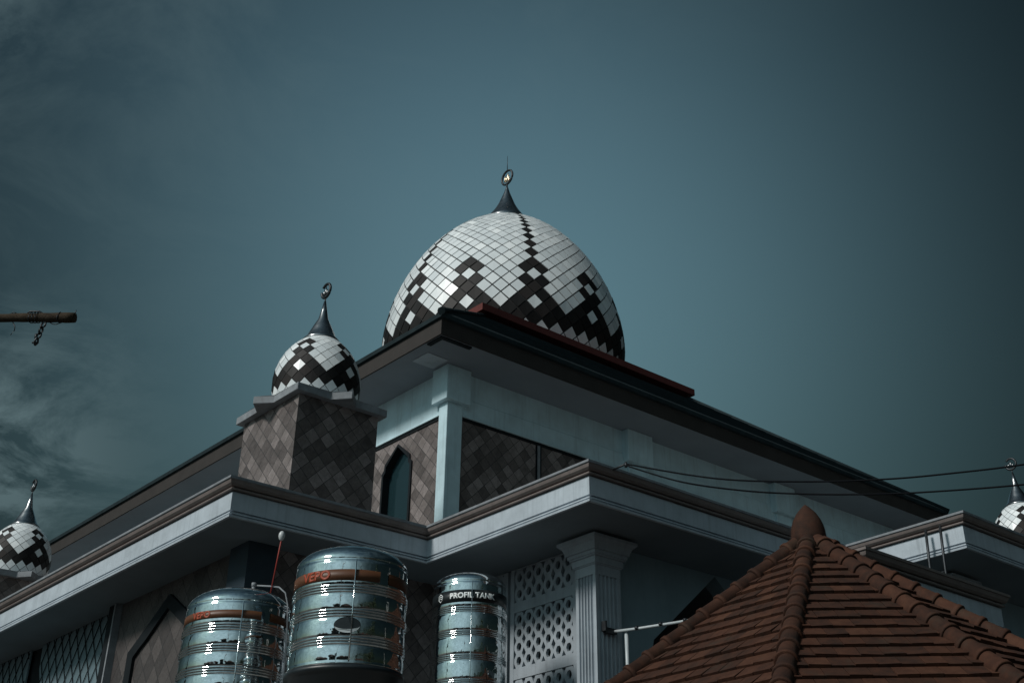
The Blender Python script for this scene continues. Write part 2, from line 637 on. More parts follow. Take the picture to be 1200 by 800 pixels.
# blind arch trim
acx = 17.66
arch_i = [(.95, ZG), (.95, 4.50), (.78, 4.60), (.60, 4.69), (0, 5.06), (-.60, 4.69), (-.78, 4.60), (-.95, 4.50), (-.95, ZG)]
loop = [(acx+a, z) for a, z in arch_o] + [(acx+a, z) for a, z in reversed(arch_i)]
bm = bmesh.new()
plate(bm, [loop], left_face(WU-.05), .055)
tag(link('blind_arch', bm, 'dark_trim', mosque), 'dark pointed arch band on the stone wall')
# pilaster beyond the arch with a pale edge
bm = bmesh.new()
box(bm, WU-.10, WU+.25, 19.44, 19.66, ZG, 5.478)
pil = link('pilaster', bm, 'dark_trim', mosque)
bm = bmesh.new()
box(bm, WU-.12, WU-.0, 19.395, 19.438, ZG, 5.476)
link('edge_strip', bm, 'stone_cap', pil)
# corner column with a rounded head
bm = bmesh.new()
box(bm, WU-.12, WU+.33, WV-.12, WV+.40, ZG, 5.478)
cc = tag(link('corner_column', bm, 'navy_paint', mosque), 'dark blue corner column behind the tanks')
# rear left stretch: bays of latticed blue windows between dark tapering piers
bm = bmesh.new()
box(bm, WU+.16, WU+.40, 19.66, 39.5, ZG, 5.476)
link('rear_wall', bm, 'dark_trim', mosque)


def lattice_window(v0, v1, zt):
    """blue window with a fine diamond lattice, sides leaning in a little at the foot"""
    bm = bmesh.new()
    plate(bm, [[(v0, ZG), (v1-.55, ZG), (v1-.35, 4.55), (v1-.05, 5.05), (v1, zt), (v0, zt)]], left_face(WU+.09), .03)
    p = tag(link('lattice_window', bm, 'blue_glass', mosque), 'blue glazed window with diamond lattice')
    bm = bmesh.new()
    st = .30
    k = v0 - 7.0
    x = WU+.075
    while k < v1+7:
        for s in (1, -1):
            # line v = k + s*z*.62
            pts = []
            for z in (3.2, zt):
                pts.append((k + s*(z-3.2)*.62, z))
            (a0, z0), (a1, z1) = pts
            # clip to v0..v1-.1
            lo, hi = 0.0, 1.0
            dv = a1-a0
            for lim, sg in ((v0+.02, 1), (v1-.12, -1)):
                tt = (lim-a0)/dv
                if sg*dv > 0:
                    lo = max(lo, tt)
                else:
                    hi = min(hi, tt)
            if lo < hi-.01:
                tube(bm, [(x, a0+dv*lo, z0+(z1-z0)*lo), (x, a0+dv*hi, z0+(z1-z0)*hi)], .008, 4)
        k += st
    link('lattice', bm, 'dark_trim', p)


lattice_window(19.72, 22.75, 5.47)
lattice_window(23.25, 26.3, 5.47)

# ---- porch wing: column, pierced screens, blue wall with a pointed opening
LU, RV = 11.83, 12.2


def screen(v0, v1, zbars):
    """pierced screen: rows of round holes with lozenges between"""
    W_, H_ = .2145, .2135
    ncol = int((v1-v0)/W_)
    mg = ((v1-v0)-ncol*W_)/2
    bm = bmesh.new()
    zs = [z for pr in zbars for z in pr]
    edges = [ZG] + sorted(zs) + [5.476]
    for k in range(0, len(edges), 2):
        if edges[k+1]-edges[k] > .01:
            box(bm, LU-.012, LU+.062, v0, v1, edges[k]+.002, edges[k+1]-.002)
    box(bm, LU-.014, LU+.064, v0-.012, v0+mg+.004, ZG, 5.474)
    box(bm, LU-.014, LU+.064, v1-mg-.004, v1+.012, ZG, 5.474)
    s = link('pierced_screen', bm, 'grey_plaster', mosque)
    for (z0, z1) in zbars:
        bm = bmesh.new()
        nrow = max(1, round((z1-z0)/H_))
        hh = (z1-z0)/nrow
        for i in range(ncol):
            for j in range(nrow):
                cy_, cz_ = v0+mg+(i+.5)*W_, z0+(j+.5)*hh
                a, c = W_/2, hh/2
                da, dc = .044, .084*hh/.2135
                outer = [(-a, -c+dc), (-a+da, -c), (a-da, -c), (a, -c+dc), (a, c-dc), (a-da, c), (-a+da, c), (-a, c-dc)]
                inner = []
                for q in outer:
                    th = math.atan2(q[1], q[0])
                    inner.append((.058*math.cos(th)*.92, .058*math.sin(th)*1.15))
                A = [bm.verts.new((LU, cy_+p[0], cz_+p[1])) for p in outer]
                B = [bm.verts.new((LU, cy_+p[0], cz_+p[1])) for p in inner]
                A2 = [bm.verts.new((LU+.05, cy_+p[0], cz_+p[1])) for p in outer]
                B2 = [bm.verts.new((LU+.05, cy_+p[0], cz_+p[1])) for p in inner]
                for k in range(8):
                    l_ = (k+1) % 8
                    bm.faces.new((A[k], A[l_], B[l_], B[k]))
                    bm.faces.new((A2[k], B2[k], B2[l_], A2[l_]))
                    bm.faces.new((B[k], B[l_], B2[l_], B2[k]))
                    if k in (0, 2, 4, 6):
                        bm.faces.new((A[k], A2[k], A2[l_], A[l_]))
        bmesh.ops.remove_doubles(bm, verts=bm.verts, dist=.0004)
        link('screen_panel', bm, 'grey_plaster', s)
    return s


bars = [(5.03, 5.46), (4.06, 4.82+.06), (3.0, 3.9), (1.9, 2.85)]
bars = [(4.975, 5.455), (4.02, 4.82), (2.95, 3.86), (1.8, 2.75)]
screen(12.60, 14.02, bars)
screen(14.11, 15.34, bars)


def fluted_column(x0, x1, y0, y1):
    """square column with fluted faces and a stepped, flaring capital"""
    bm = bmesh.new()
    ring = []
    def flutes(p, q, nx, ny, n, m0=.05):
        p, q = Vector(p), Vector(q)
        L = (q-p).length
        d = (q-p)/L
        inn = Vector((nx, ny))
        ring.append(p)
        fw = (L-2*m0)/n
        for k in range(n):
            s = m0+k*fw
            for fr, dep in ((.12, 0), (.18, .024), (.35, .040), (.62, .040), (.82, .024), (.88, 0)):
                ring.append(p + d*(s+fr*fw) + inn*dep)
    flutes((x0, y0), (x1, y0), 0, 1, 5)
    flutes((x1, y0), (x1, y1), -1, 0, 5)
    flutes((x1, y1), (x0, y1), 0, -1, 5)
    flutes((x0, y1), (x0, y0), 1, 0, 5)
    prism(bm, [(p.x, p.y) for p in ring], ZG, 4.925)
    col = link('fluted_column', bm, 'grey_plaster', mosque)
    bm = bmesh.new()
    sq = [(x0, y0), (x1, y0), (x1, y1), (x0, y1)]
    prof = [(.2, 4.925), (-.004, 4.926), (-.004, 5.055), (-.018, 5.060), (-.018, 5.072), (-.035, 5.078), (-.035, 5.165), (-.062, 5.172),
            (-.062, 5.188), (-.08, 5.196), (-.08, 5.238), (-.105, 5.246), (-.105, 5.270), (-.115, 5.30), (-.135, 5.345), (-.17, 5.375), (-.185, 5.39), (-.185, 5.43), (-.1, 5.432)]
    sweep(bm, sq, prof, closed=True)
    bm.faces.new([v for v in bm.verts if abs(v.co.z-5.432) < 1e-5])
    link('capital', bm, 'grey_plaster', col)
    bm = bmesh.new()
    box(bm, x0+.08, x1-.08, y0+.08, y1-.08, 5.433, 5.48)
    link('bearing_block', bm, 'dark_trim', col)
    return col


fluted_column(11.58, 12.06, 11.948, 12.35)
fluted_column(17.20, 17.68, 9.80, 10.20)
# blue wall facing the pavilion, with a big pointed opening
bm = bmesh.new()
opn = [(12.93, ZG), (12.93, 4.16), (12.96, 4.28), (14.40, 5.46), (15.84, 4.28), (15.87, 4.16), (15.87, ZG)]
left = [(12.05, ZG)] + opn[:4] + [(14.40, 5.478), (12.05, 5.478)]
right = [(14.40, 5.478)] + [opn[3], opn[4], opn[5], opn[6]] + [(17.5, ZG), (17.5, 5.478)]
plate(bm, [left], right_face(RV), .28)
plate(bm, [right], right_face(RV), .28)
link('porch_wall', bm, 'blue_plaster', mosque)
# far wing walls
bm = bmesh.new()
box(bm, 17.45, 17.7, 10.21, 12.19, ZG, 5.475)
box(bm, 17.69, 27.4, 10.05, 10.3, ZG, 5.475)
box(bm, 27.41, 27.7, 10.05, 39.5, ZG, 5.475)
link('wing_wall', bm, 'blue_plaster', mosque)
# floor-high dark backing inside the porch
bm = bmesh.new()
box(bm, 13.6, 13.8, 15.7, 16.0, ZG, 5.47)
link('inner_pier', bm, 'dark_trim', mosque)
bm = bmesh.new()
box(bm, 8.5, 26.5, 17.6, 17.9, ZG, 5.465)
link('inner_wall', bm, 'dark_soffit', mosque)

# little cornice-edged canopy beyond the pavilion
bm = bmesh.new()
cpoly = [(12.25, 8.75), (12.25, 8.0), (15.58, 8.0), (15.58, 8.75)]
off = 4.475-6.0
sweep(bm, cpoly, [(d, z+off) for d, z in prof_f])
canopy = tag(link('porch_canopy', bm, 'cornice_white', mosque), 'small flat canopy with a moulded edge behind the red roof')
bm = bmesh.new()
sweep(bm, cpoly, [(d, z+off) for d, z in prof_m])
link('canopy_moulding', bm, 'cornice_tan', canopy)
bm = bmesh.new()
box(bm, 12.42, 15.43, 8.15, 8.74, 3.953, 4.45)
box(bm, 15.0, 15.25, 8.745, 12.19, 4.05, 4.40)
link('canopy_slab', bm, 'dark_soffit', canopy)

# ---- upper storey
EU, EV, E_R, E_B = 11.094, 15.112, 26.903, 35.5
UU, UV, U_R, U_B = 12.054, 16.107, 25.94, 34.5
ZS, ZE = 9.709, 10.073
ZB = 8.84            # lower edge of the white band
win_c = 17.55
win = [(.43, 6.6), (.43, 8.20), (.37, 8.26), (.36, 8.36), (0, 8.66), (-.36, 8.36), (-.37, 8.26), (-.43, 8.20), (-.43, 6.6)]
bm = bmesh.new()
hole = [(win_c+a, z) for a, z in win]
# left front, stone below the band
plate(bm, [[(UV, 5.98), (U_B, 5.98), (U_B, ZB), (UV, ZB)], hole], left_face(UU), .25)
plate(bm, [[(UU+.252, 5.98), (19.2, 5.98), (19.2, ZB), (UU+.252, ZB)]], right_face(UV), .25)
link('stone_panel', bm, 'stone_diamond', mosque)
bm = bmesh.new()
SQ = [(UU, UV), (U_R, UV), (U_R, U_B), (UU, U_B)]
sweep(bm, SQ, [(.3, ZB), (-.055, ZB), (-.055, ZB+.028), (-.03, ZB+.034), (-.03, 9.20), (-.012, 9.215), (-.012, ZS-.002)], closed=True)
link('wall_band', bm, 'white_plaster', mosque)
# small dark ledge under the band
bm = bmesh.new()
sweep(bm, SQ, [(.05, ZB-.055), (-.022, ZB-.055), (-.022, ZB-.001)], closed=True)
link('band_joint', bm, 'dark_trim', mosque)
bm = bmesh.new()
box(bm, 19.2, U_R, UV+.003, UV+.25, 5.98, ZB-.06)
box(bm, U_R-.25, U_R, UV+.252, U_B, 5.98, ZB-.06)
box(bm, UU+.26, U_R-.26, U_B-.25, U_B, 5.98, ZB-.06)
link('upper_wall', bm, 'white_plaster', mosque)
# joint strip in the stone panel
bm = bmesh.new()
box(bm, 14.165, 14.225, UV-.02, UV+.03, 5.98, ZB-.057)
strip = link('panel_strip', bm, 'stone_cap', mosque)
bm = bmesh.new()
box(bm, 14.125, 14.163, UV-.012, UV+.02, 5.98, ZB-.058)
box(bm, 14.227, 14.262, UV-.012, UV+.02, 5.98, ZB-.058)
link('strip_joint', bm, 'dark_trim', strip)

# window
bm = bmesh.new()
inn = [(a*.95 if abs(a) > .01 else 0, z-.02 if z > 7 else z) for a, z in win]
outr = [(a*1.07, z+.03 if z > 7 else z) for a, z in win]
loop = [(win_c+a, z) for a, z in outr] + [(win_c+a, z) for a, z in reversed(inn)]
plate(bm, [loop], left_face(UU-.03), .17)
wf = tag(link('window', bm, 'dark_trim', mosque), 'dark pointed window on the upper storey')
bm = bmesh.new()
plate(bm, [[(win_c+a, z) for a, z in win]], left_face(UU+.12), .02)
link('pane', bm, 'glass', wf)


def pilaster(x0, x1, y0, y1, over=.10, hcap=.68):
    bm = bmesh.new()
    box(bm, x0, x1, y0, y1, 5.98, ZS-hcap)
    bevel_all(bm, .008)
    p = link('pilaster', bm, 'white_plaster', mosque)
    bm = bmesh.new()
    box(bm, x0-over, x1+over, y0-over, y1+over, ZS-hcap+.002, ZS-.003)
    bevel_all(bm, .01)
    link('capital', bm, 'white_plaster', p)
    return p


pilaster(11.984, 12.33, 16.037, 16.28)
pilaster(16.53, 17.05, 16.02, 16.30)
pilaster(21.2, 21.72, 16.02, 16.30)

# eaves: soffit, fascia, roof planes, plateau
ESQ = [(EU, EV), (E_R, EV), (E_R, E_B), (EU, E_B)]
bm = bmesh.new()
sweep(bm, ESQ, [(.03, ZS), (1.4, ZS)], closed=True)
sof = link('eave_soffit', bm, 'soffit_paint', mosque)
bm = bmesh.new()
box(bm, EU+.05, EU+.13, EV+.05, EV+.46, ZS-.03, ZS-.002)  # dark strips painted in for the shadow along the fascia at the corner
box(bm, EU+.132, EU+.72, EV+.05, EV+.13, ZS-.03, ZS-.002)
link('eave_shadow_strip', bm, 'dark_trim', sof)
bm = bmesh.new()
box(bm, EU+.26, EU+.72, EV+.72, EV+1.18, ZS-.012, ZS-.003)
link('access_panel', bm, 'cornice_white', sof)
bm = bmesh.new()
sweep(bm, ESQ, [(.032, ZS-.0), (0, ZS), (0, ZS+.30), (.02, ZS+.30)], closed=True)
link('fascia', bm, 'fascia_board', mosque)
RC = Vector((18.999, 23.017))
K = 3.624
slope = (13.32-10.09)/(7.905-3.5)
bm = bmesh.new()
def half_sq(h, z):
    hb = h + 4.58*max(0, (h-3.4)/4.5)      # the hidden rear slope runs further back
    return [Vector((RC.x-h, RC.y-h, z)), Vector((RC.x+h, RC.y-h, z)), Vector((RC.x+h, RC.y+hb, z)), Vector((RC.x-h, RC.y+hb, z))]
sweep(bm, ESQ, [(.10, ZS+.26), (-.05, ZS+.305), (-.05, ZE+.005), (-.045, ZE+.029), (.02, ZE+.028)], closed=True)
ncourse = 15
rows = []
for k in range(ncourse+1):
    f_ = k/ncourse
    h = 7.95-(7.95-3.4)*f_
    z = ZE+.03+(7.95-h)*slope
    rows.append((h, z))
for k in range(ncourse):
    (h0, z0), (h1, z1) = rows[k], rows[k+1]
    a = [bm.verts.new(p+Vector((0, 0, .035 if k else 0))) for p in half_sq(h0, z0)]
    c = [bm.verts.new(p) for p in half_sq(h1, z1)]
    d = [bm.verts.new(p) for p in half_sq(h0, z0)]
    for i in range(4):
        bm.faces.new((a[i], a[(i+1) % 4], c[(i+1) % 4], c[i]))
        if k:
            bm.faces.new((d[i], d[(i+1) % 4], a[(i+1) % 4], a[i]))
roof = tag(link('hip_roof', bm, 'roof_sheet', mosque), 'dark hipped roof with wide eaves below the dome')
for p, q in zip(half_sq(7.97, ZE+.03), half_sq(3.45, ZE+.03+(7.97-3.45)*slope)):
    bm = bmesh.new()
    tube(bm, [p, q], .07, 8)
    link('hip_ridge', bm, 'roof_sheet', roof)
# red edged plateau slab
bm = bmesh.new()
KSQ = [(RC.x-K, RC.y-K), (RC.x+K, RC.y-K), (RC.x+K, RC.y+K), (RC.x-K, RC.y+K)]
sweep(bm, KSQ, [(.6, 13.48), (.0, 13.48), (0, 13.655), (.03, 13.674), (1.2, 13.674)], closed=True)
cap = tag(link('roof_cap', bm, 'red_cap', mosque), 'red edged slab round the foot of the dome')


# ---- domes
def dome_profile(R, h, p, q, pinch=.05):
    def r(z):
        if z <= 0:
            return R*(1-pinch*(z/(.24*R))**2)
        t_ = min(1, z/h)
        return R*max(0, 1-t_**p)**q
    return r


def is_black(i, j, chain):
    ii = abs(((i+4) % 8)-4)
    if j <= -3: return False
    if j in (-2, -1): return True
    if j == 0: return ii == 2
    if j in (1, 3, 5): return ii == 1
    if j in (2, 6): return ii == 0
    if j >= 8 and j % 2 == 0 and ii == 0:
        return chain and (round(i/8) % 2 == 0)
    return False


def tiled_dome(name, cx, cy, z0, R, h, p, q, N, az0, zmin, rtop, zc, chain, parent, gap=.11, lift=.018):
    """glazed lozenge tiles over a dark shell"""
    rf = dome_profile(R, h, p, q, .05 if R > 1 else .016)
    # levels j -> z, stepping half a tile along the curve
    lev = {0: zc}
    z = zc
    j = 0
    while rf(z) > rtop and j < 120:
        st = rf(z)*PI/N
        dz = 1e-3
        for _ in range(12):
            sl = (rf(z+1e-3)-rf(z))/1e-3
            z += (st/12)/math.sqrt(1+sl*sl)
        j += 1
        lev[j] = z
        if z > h-.005:
            break
    jt = j
    z = zc
    j = 0
    while z > zmin:
        z -= rf(z)*PI/N
        j -= 1
        lev[j] = z
    jb = j
    bm = bmesh.new()
    lay = bm.loops.layers.color.new('tint')
    # shell
    prof = [(rf(lev[k])-.004, z0+lev[k]) for k in range(jb+1, jt+1)]
    lathe(bm, prof, (cx, cy, 0), N*2, 2, True, True)
    def P(i, zz, off):
        a = rad(az0)+i*PI/N
        rr = rf(zz)
        sl = (rf(zz+1e-3)-rf(zz-1e-3))/2e-3
        nn = Vector((math.cos(a), math.sin(a), -sl)).normalized()
        return Vector((cx+rr*math.cos(a), cy+rr*math.sin(a), z0+zz)) + nn*off
    for jj in range(jb+1, jt):
        for i in range(2*N):
            if (i+jj) % 2:
                continue
            zs_ = lev[jj]
            lo, hi = lev.get(jj-1), lev.get(jj+1)
            if lo is None or hi is None:
                continue
            bk = is_black(i, jj, chain)
            g = gap*.5
            corners = [(0, lo+(zs_-lo)*g*2), (1-g*2, zs_), (0, hi-(hi-zs_)*g*2), (-1+g*2, zs_)]
            top = [P(i+a_, z_, lift) for a_, z_ in corners]
            # each tile sits a hair out of true
            tx, ty = random.uniform(-1, 1), random.uniform(-1, 1)
            amp = .0055*R/3.3*(48/N)**.5
            nvec = (top[0]+top[2])/2-Vector((cx, cy, z0-.2))
            nvec.normalize()
            for k, s in enumerate((ty, tx, -ty, -tx)):
                top[k] = top[k]+nvec*(s*amp)
            base = [P(i+a_, z_, -.006) for a_, z_ in corners]
            tv = [bm.verts.new(v) for v in top]
            bv = [bm.verts.new(v) for v in base]
            mi = 1 if bk else 0
            tint = random.random()
            fs = [bm.faces.new(tv)]
            for k in range(4):
                fs.append(bm.faces.new((bv[k], bv[(k+1) % 4], tv[(k+1) % 4], tv[k])))
            for f in fs:
                f.material_index = mi
                for lp in f.loops:
                    lp[lay] = (tint, tint, tint, 1)
    return link(name, bm, ['tile_white', 'tile_black', 'dome_grout'], parent, recalc=False), lev[jt]


DC = (19.03, 23.0)
dome, ztop = tiled_dome('dome', DC[0], DC[1], 14.888, 3.275, 4.194, 1.733, .56, 48, 243.4, -1.22, .40, -.12, True, mosque)
tag(dome, 'large white dome with a dark lozenge tile pattern')
bm = bmesh.new()
zb = 14.888+ztop-.10
lathe(bm, [(.60, 19.02), (.62, 19.08), (.56, 19.20), (.47, 19.34), (.39, 19.46), (.31, 19.60), (.245, 19.73), (.155, 19.97), (.09, 20.14), (.045, 20.30), (.02, 20.40)], (DC[0], DC[1], 0), 32)
link('spire', bm, 'spire_metal', dome)


def ring_emblem(cx, cy, zc, R, r, open_=0.0, n=40):
    """upright ring standing along Y, seen face on from the left"""
    pts = []
    for k in range(n+1):
        a = open_/2 + (2*PI-open_)*k/n + PI*.12
        pts.append((cx, cy+R*math.cos(a), zc+R*math.sin(a)))
    return pts


zr = 20.70
bm = bmesh.new()
tube(bm, ring_emblem(DC[0], DC[1], zr, .235, .03), .032, 8, False)
tube(bm, [(DC[0], DC[1], 20.36), (DC[0], DC[1], zr-.2)], .022, 8)
link('emblem_ring', bm, 'iron', dome)
bm = bmesh.new()
# flame-like strokes inside the ring
for off, hgt, bend in ((-.105, .13, .05), (-.04, .26, .0), (.035, .17, -.03), (.11, .24, -.05)):
    pts = [(DC[0], DC[1]+off+bend*(1-s)*(s)*2, zr-.12+hgt*s) for s in (0, .25, .5, .75, 1)]
    tube(bm, pts, [.022, .026, .022, .016, .006], 6)
tube(bm, [(DC[0], DC[1]-.12, zr-.09), (DC[0], DC[1]-.05, zr-.135), (DC[0], DC[1]+.05, zr-.135), (DC[0], DC[1]+.12, zr-.08)], .022, 6)
link('emblem_strokes', bm, 'gold', dome)
bm = bmesh.new()
tube(bm, [(DC[0], DC[1], zr+.24), (DC[0], DC[1], zr+.78)], [.012, .005], 6)
link('lightning_rod', bm, 'iron', dome)

# ---- corner towers
TX0, TX1, TY0, TY1 = 8.46, 9.88, 15.01, 16.61
TCX, TCY = 9.19, 15.79
ZT = 7.765
bm = bmesh.new()
box(bm, TX0, TX1, TY0, TY1, 5.95, ZT)
tower = link('corner_tower', bm, 'stone_diamond', mosque)
bm = bmesh.new()
ax, ay, rh = .81, .90, 1.27
k_ = rh-1
star = [(1, -k_), (rh, 0), (1, k_), (1, 1), (k_, 1), (0, rh), (-k_, 1), (-1, 1), (-1, k_), (-rh, 0), (-1, -k_), (-1, -1), (-k_, -1), (0, -rh), (k_, -1), (1, -1)]
cxs, cys = (TX0+TX1)/2, (TY0+TY1)/2
prism(bm, [(cxs+a*ax, cys+b_*ay) for a, b_ in star], ZT+.002, ZT+.125)
bevel_all(bm, .008)
link('star_cap', bm, 'stone_cap', tower)
sd_, zt2 = tiled_dome('small_dome', TCX, TCY, 8.373, .687, .862, 1.902, .56, 20, 214.4, -.60, .27, .06, False, tower, .075, .008)
bm = bmesh.new()
zf = 8.373+zt2
lathe(bm, [(.26, zf-.03), (.30, zf-.025), (.305, zf+.0), (.285, zf+.025), (.24, zf+.08), (.19, zf+.19), (.14, zf+.30), (.082, zf+.42), (.05, zf+.58), (.018, zf+.76)], (TCX, TCY, 0), 28)
link('spire', bm, 'spire_metal', tower)
bm = bmesh.new()
zr2 = 10.12
tube(bm, ring_emblem(TCX, TCY, zr2, .125, .02, .7), .024, 8)
tube(bm, [(TCX, TCY, zf+.72), (TCX, TCY, zr2-.12)], .012, 6)
link('crescent_ring', bm, 'iron', tower)
bm = bmesh.new()
for off, hgt in ((-.04, .10), (.0, .16), (.045, .12)):
    tube(bm, [(TCX, TCY+off, zr2-.08), (TCX, TCY+off*1.1+.008, zr2-.08+hgt*.5), (TCX, TCY+off, zr2-.08+hgt)], [.014, .014, .005], 6)
link('emblem_strokes', bm, 'spire_metal', tower)
tag(tower, 'stone clad corner tower nearest the camera with a small tiled dome')
t2 = copy_tree(tower, (0, 12.0, 0))
t2['label'] = 'corner tower far along the left front'
t3 = copy_tree(tower, (15.25, -3.85, -.33))
t3['label'] = 'corner tower on the right wing behind the cornice'

# ================================================================== WATER TANKS
def tank_profile(r, zb, ribs, zsh, zap, body_top):
    """barrelled strips between groups of three small ridges, domed lid"""
    prof = []
    lv = sorted(ribs)
    edges = [zb] + lv + [zsh]
    prof.append((r*.985, zb))
    prof.append((r, zb+.012))
    for k in range(len(edges)-1):
        z0 = edges[k] + (.038 if k else .02)
        z1 = edges[k+1] - (.038 if k < len(edges)-2 else 0.0)
        if z1-z0 > .02:
            for s in range(9):
                t_ = s/8
                bul = .0055*min(1, (z1-z0)/.16)*(k < len(edges)-2)*(1-(2*t_-1)**2)
                prof.append((r-.004+bul, z0+(z1-z0)*t_))
        if k < len(edges)-2:
            zc = edges[k+1]
            for d in (-.024, 0, .024):
                prof += [(r-.007, zc+d-.011), (r+.006, zc+d-.006), (r+.009, zc+d), (r+.006, zc+d+.006), (r-.007, zc+d+.011)]
    prof += [(r-.012, zsh+.006), (r-.004, zsh+.02)]
    H = zap-zsh-.02
    for s in range(1, 15):
        a = s/14*PI/2
        prof.append(((r-.004)*max(.02, math.cos(a)**.72), zsh+.02+H*math.sin(a)**1.15))
    return prof


def band_mesh(r, z0, z1, cam_az, spans):
    bm = bmesh.new()
    for d0, d1 in spans:
        n = max(2, int((d1-d0)/4))
        lo, hi = [], []
        for k in range(n+1):
            a = rad(cam_az+d0+(d1-d0)*k/n)
            lo.append((bm.verts.new((r*math.cos(a), r*math.sin(a), z0)), bm.verts.new(((r-.012)*math.cos(a), (r-.012)*math.sin(a), z0))))
            hi.append((bm.verts.new((r*math.cos(a), r*math.sin(a), z1)), bm.verts.new(((r-.012)*math.cos(a), (r-.012)*math.sin(a), z1))))
        for k in range(n):
            f = bm.faces.new((lo[k][0], lo[k+1][0], hi[k+1][0], hi[k][0])); f.smooth = True
            bm.faces.new((lo[k][1], lo[k+1][1], lo[k+1][0], lo[k][0]))
            bm.faces.new((hi[k][0], hi[k+1][0], hi[k+1][1], hi[k][1]))
    return bm


def wrap_text(name, body, size, r, zc, cam_az, d_c, mat, parent, bold=0.0, sx=1.0, depth=.0015):
    me = text_mesh(body, size, bold)
    bm = bmesh.new()
    bm.from_mesh(me)
    bpy.data.meshes.remove(me)
    bmesh.ops.subdivide_edges(bm, edges=[e for e in bm.edges if e.calc_length() > size*.2], cuts=2)
    bmesh.ops.triangulate(bm, faces=bm.faces)
    for v in bm.verts:
        a = rad(cam_az+d_c) + v.co.x*sx/r
        v.co = Vector((r*math.cos(a), r*math.sin(a), zc+v.co.y))
    ext = bmesh.ops.extrude_face_region(bm, geom=list(bm.faces))
    for v in [g for g in ext['geom'] if isinstance(g, bmesh.types.BMVert)]:
        k = (r+depth)/r
        v.co.x *= k
        v.co.y *= k
    return link_local(name, bm, mat, parent)


def link_local(name, bm, mat, parent, smooth=False):
    """geometry given relative to the parent's base"""
    bmesh.ops.recalc_face_normals(bm, faces=bm.faces)
    if smooth:
        for f in bm.faces: f.smooth = True
    me = bpy.data.meshes.new(name)
    bm.to_mesh(me)
    bm.free()
    for mt in (mat if isinstance(mat, (list, tuple)) else [mat]):
        me.materials.append(M[mt])
    o = bpy.data.objects.new(name, me)
    scene.collection.objects.link(o)
    o.parent = parent
    return o


def tank(label, cx, cy, zb, r, ribs, zsh, zap, band, cam_az, spans, band_mat, stand):
    """all heights are absolute, the meshes are local to the tank's base"""
    t = thing('water_tank', label, 'water tank', (cx, cy, stand), 'steel water tanks beside the mosque')
    L = lambda z: z-stand
    bm = bmesh.new()
    lathe(bm, tank_profile(r, L(zb), [L(x) for x in ribs], L(zsh), L(zap), 0), (0, 0, 0), 72)
    body = link_local('tank_body', bm, 'steel', t)
    bm = bmesh.new()
    lathe(bm, [(.10, L(zap)-.012), (.10, L(zap)+.012), (.085, L(zap)+.022), (.01, L(zap)+.024)], (0, 0, 0), 24)
    link_local('lid', bm, 'steel', t)
    link_local('band', band_mesh(r+.0005, L(band[0]), L(band[1]), cam_az, spans), band_mat, t)
    bm = bmesh.new()
    a = rad(cam_az+3)
    tube(bm, [((r+.008)*math.cos(a), (r+.008)*math.sin(a), L(zb)+.03), ((r+.008)*math.cos(a), (r+.008)*math.sin(a), L(zsh))], .006, 6)
    link_local('seam', bm, 'steel', t)
    if zb-stand > .02:
        bm = bmesh.new()
        lathe(bm, [(r*.97, 0), (r*.97, L(zb)-.05), (r*1.03, L(zb)-.045), (r*1.03, L(zb)-.002)], (0, 0, 0), 48)
        link_local('base_ring', bm, 'black_plastic', t)
    return t


TA = 237.3
tA = tank('steel water tank with orange lettering, the tallest in view', 6.009, 9.359, 2.37, .5, [2.565, 2.795, 3.003], 3.255, 3.47,
          (3.072, 3.168), TA, [(-170, 29), (39.5, 178)], 'brown_band', 1.9)
wrap_text('lettering', 'VEPO', .108, .5012, 3.12-1.9, TA, -38.5, 'orange_ink', tA, .0045, 1.12)
# oval emblem plate low on the front
bm = bmesh.new()
def oval(r, pts, zc, d_c, cam_az):
    vs = []
    for x, z in pts:
        a = rad(cam_az+d_c)+x/r
        vs.append(bm.verts.new((r*math.cos(a), r*math.sin(a), zc+z)))
    f = bm.faces.new(vs)
    return f
oval(.5085, [(.115*math.cos(2*PI*k/28), .066*math.sin(2*PI*k/28)) for k in range(28)], 2.69-1.9, -1, TA)
link_local('emblem', bm, 'black_plastic', tA)
bm = bmesh.new()
up = [(.108*math.cos(PI+PI*k/16), .064*math.sin(PI+PI*k/16)-.003) for k in range(17)]
dn = [(.108*math.cos(PI*k/16), -.030*math.sin(PI*k/16)-.006) for k in range(1, 16)]
oval(.5105, up+dn, 2.69-1.9, -1, TA)
link_local('emblem_crescent', bm, 'pvc', tA)

TB = 242.1
tB = tank('shorter steel water tank with a red gauge rod on its lid', 5.827, 11.027, 1.92, .5, [2.185, 2.385, 2.587, 2.787, 2.981], 3.215, 3.43,
          (3.060, 3.135), TB, [(-170, 24), (35, 178)], 'brown_band', 1.9)
wrap_text('lettering', 'VEPO', .085, .5012, 3.098-1.9, TB, -44, 'orange_ink', tB, .0035, 1.05)
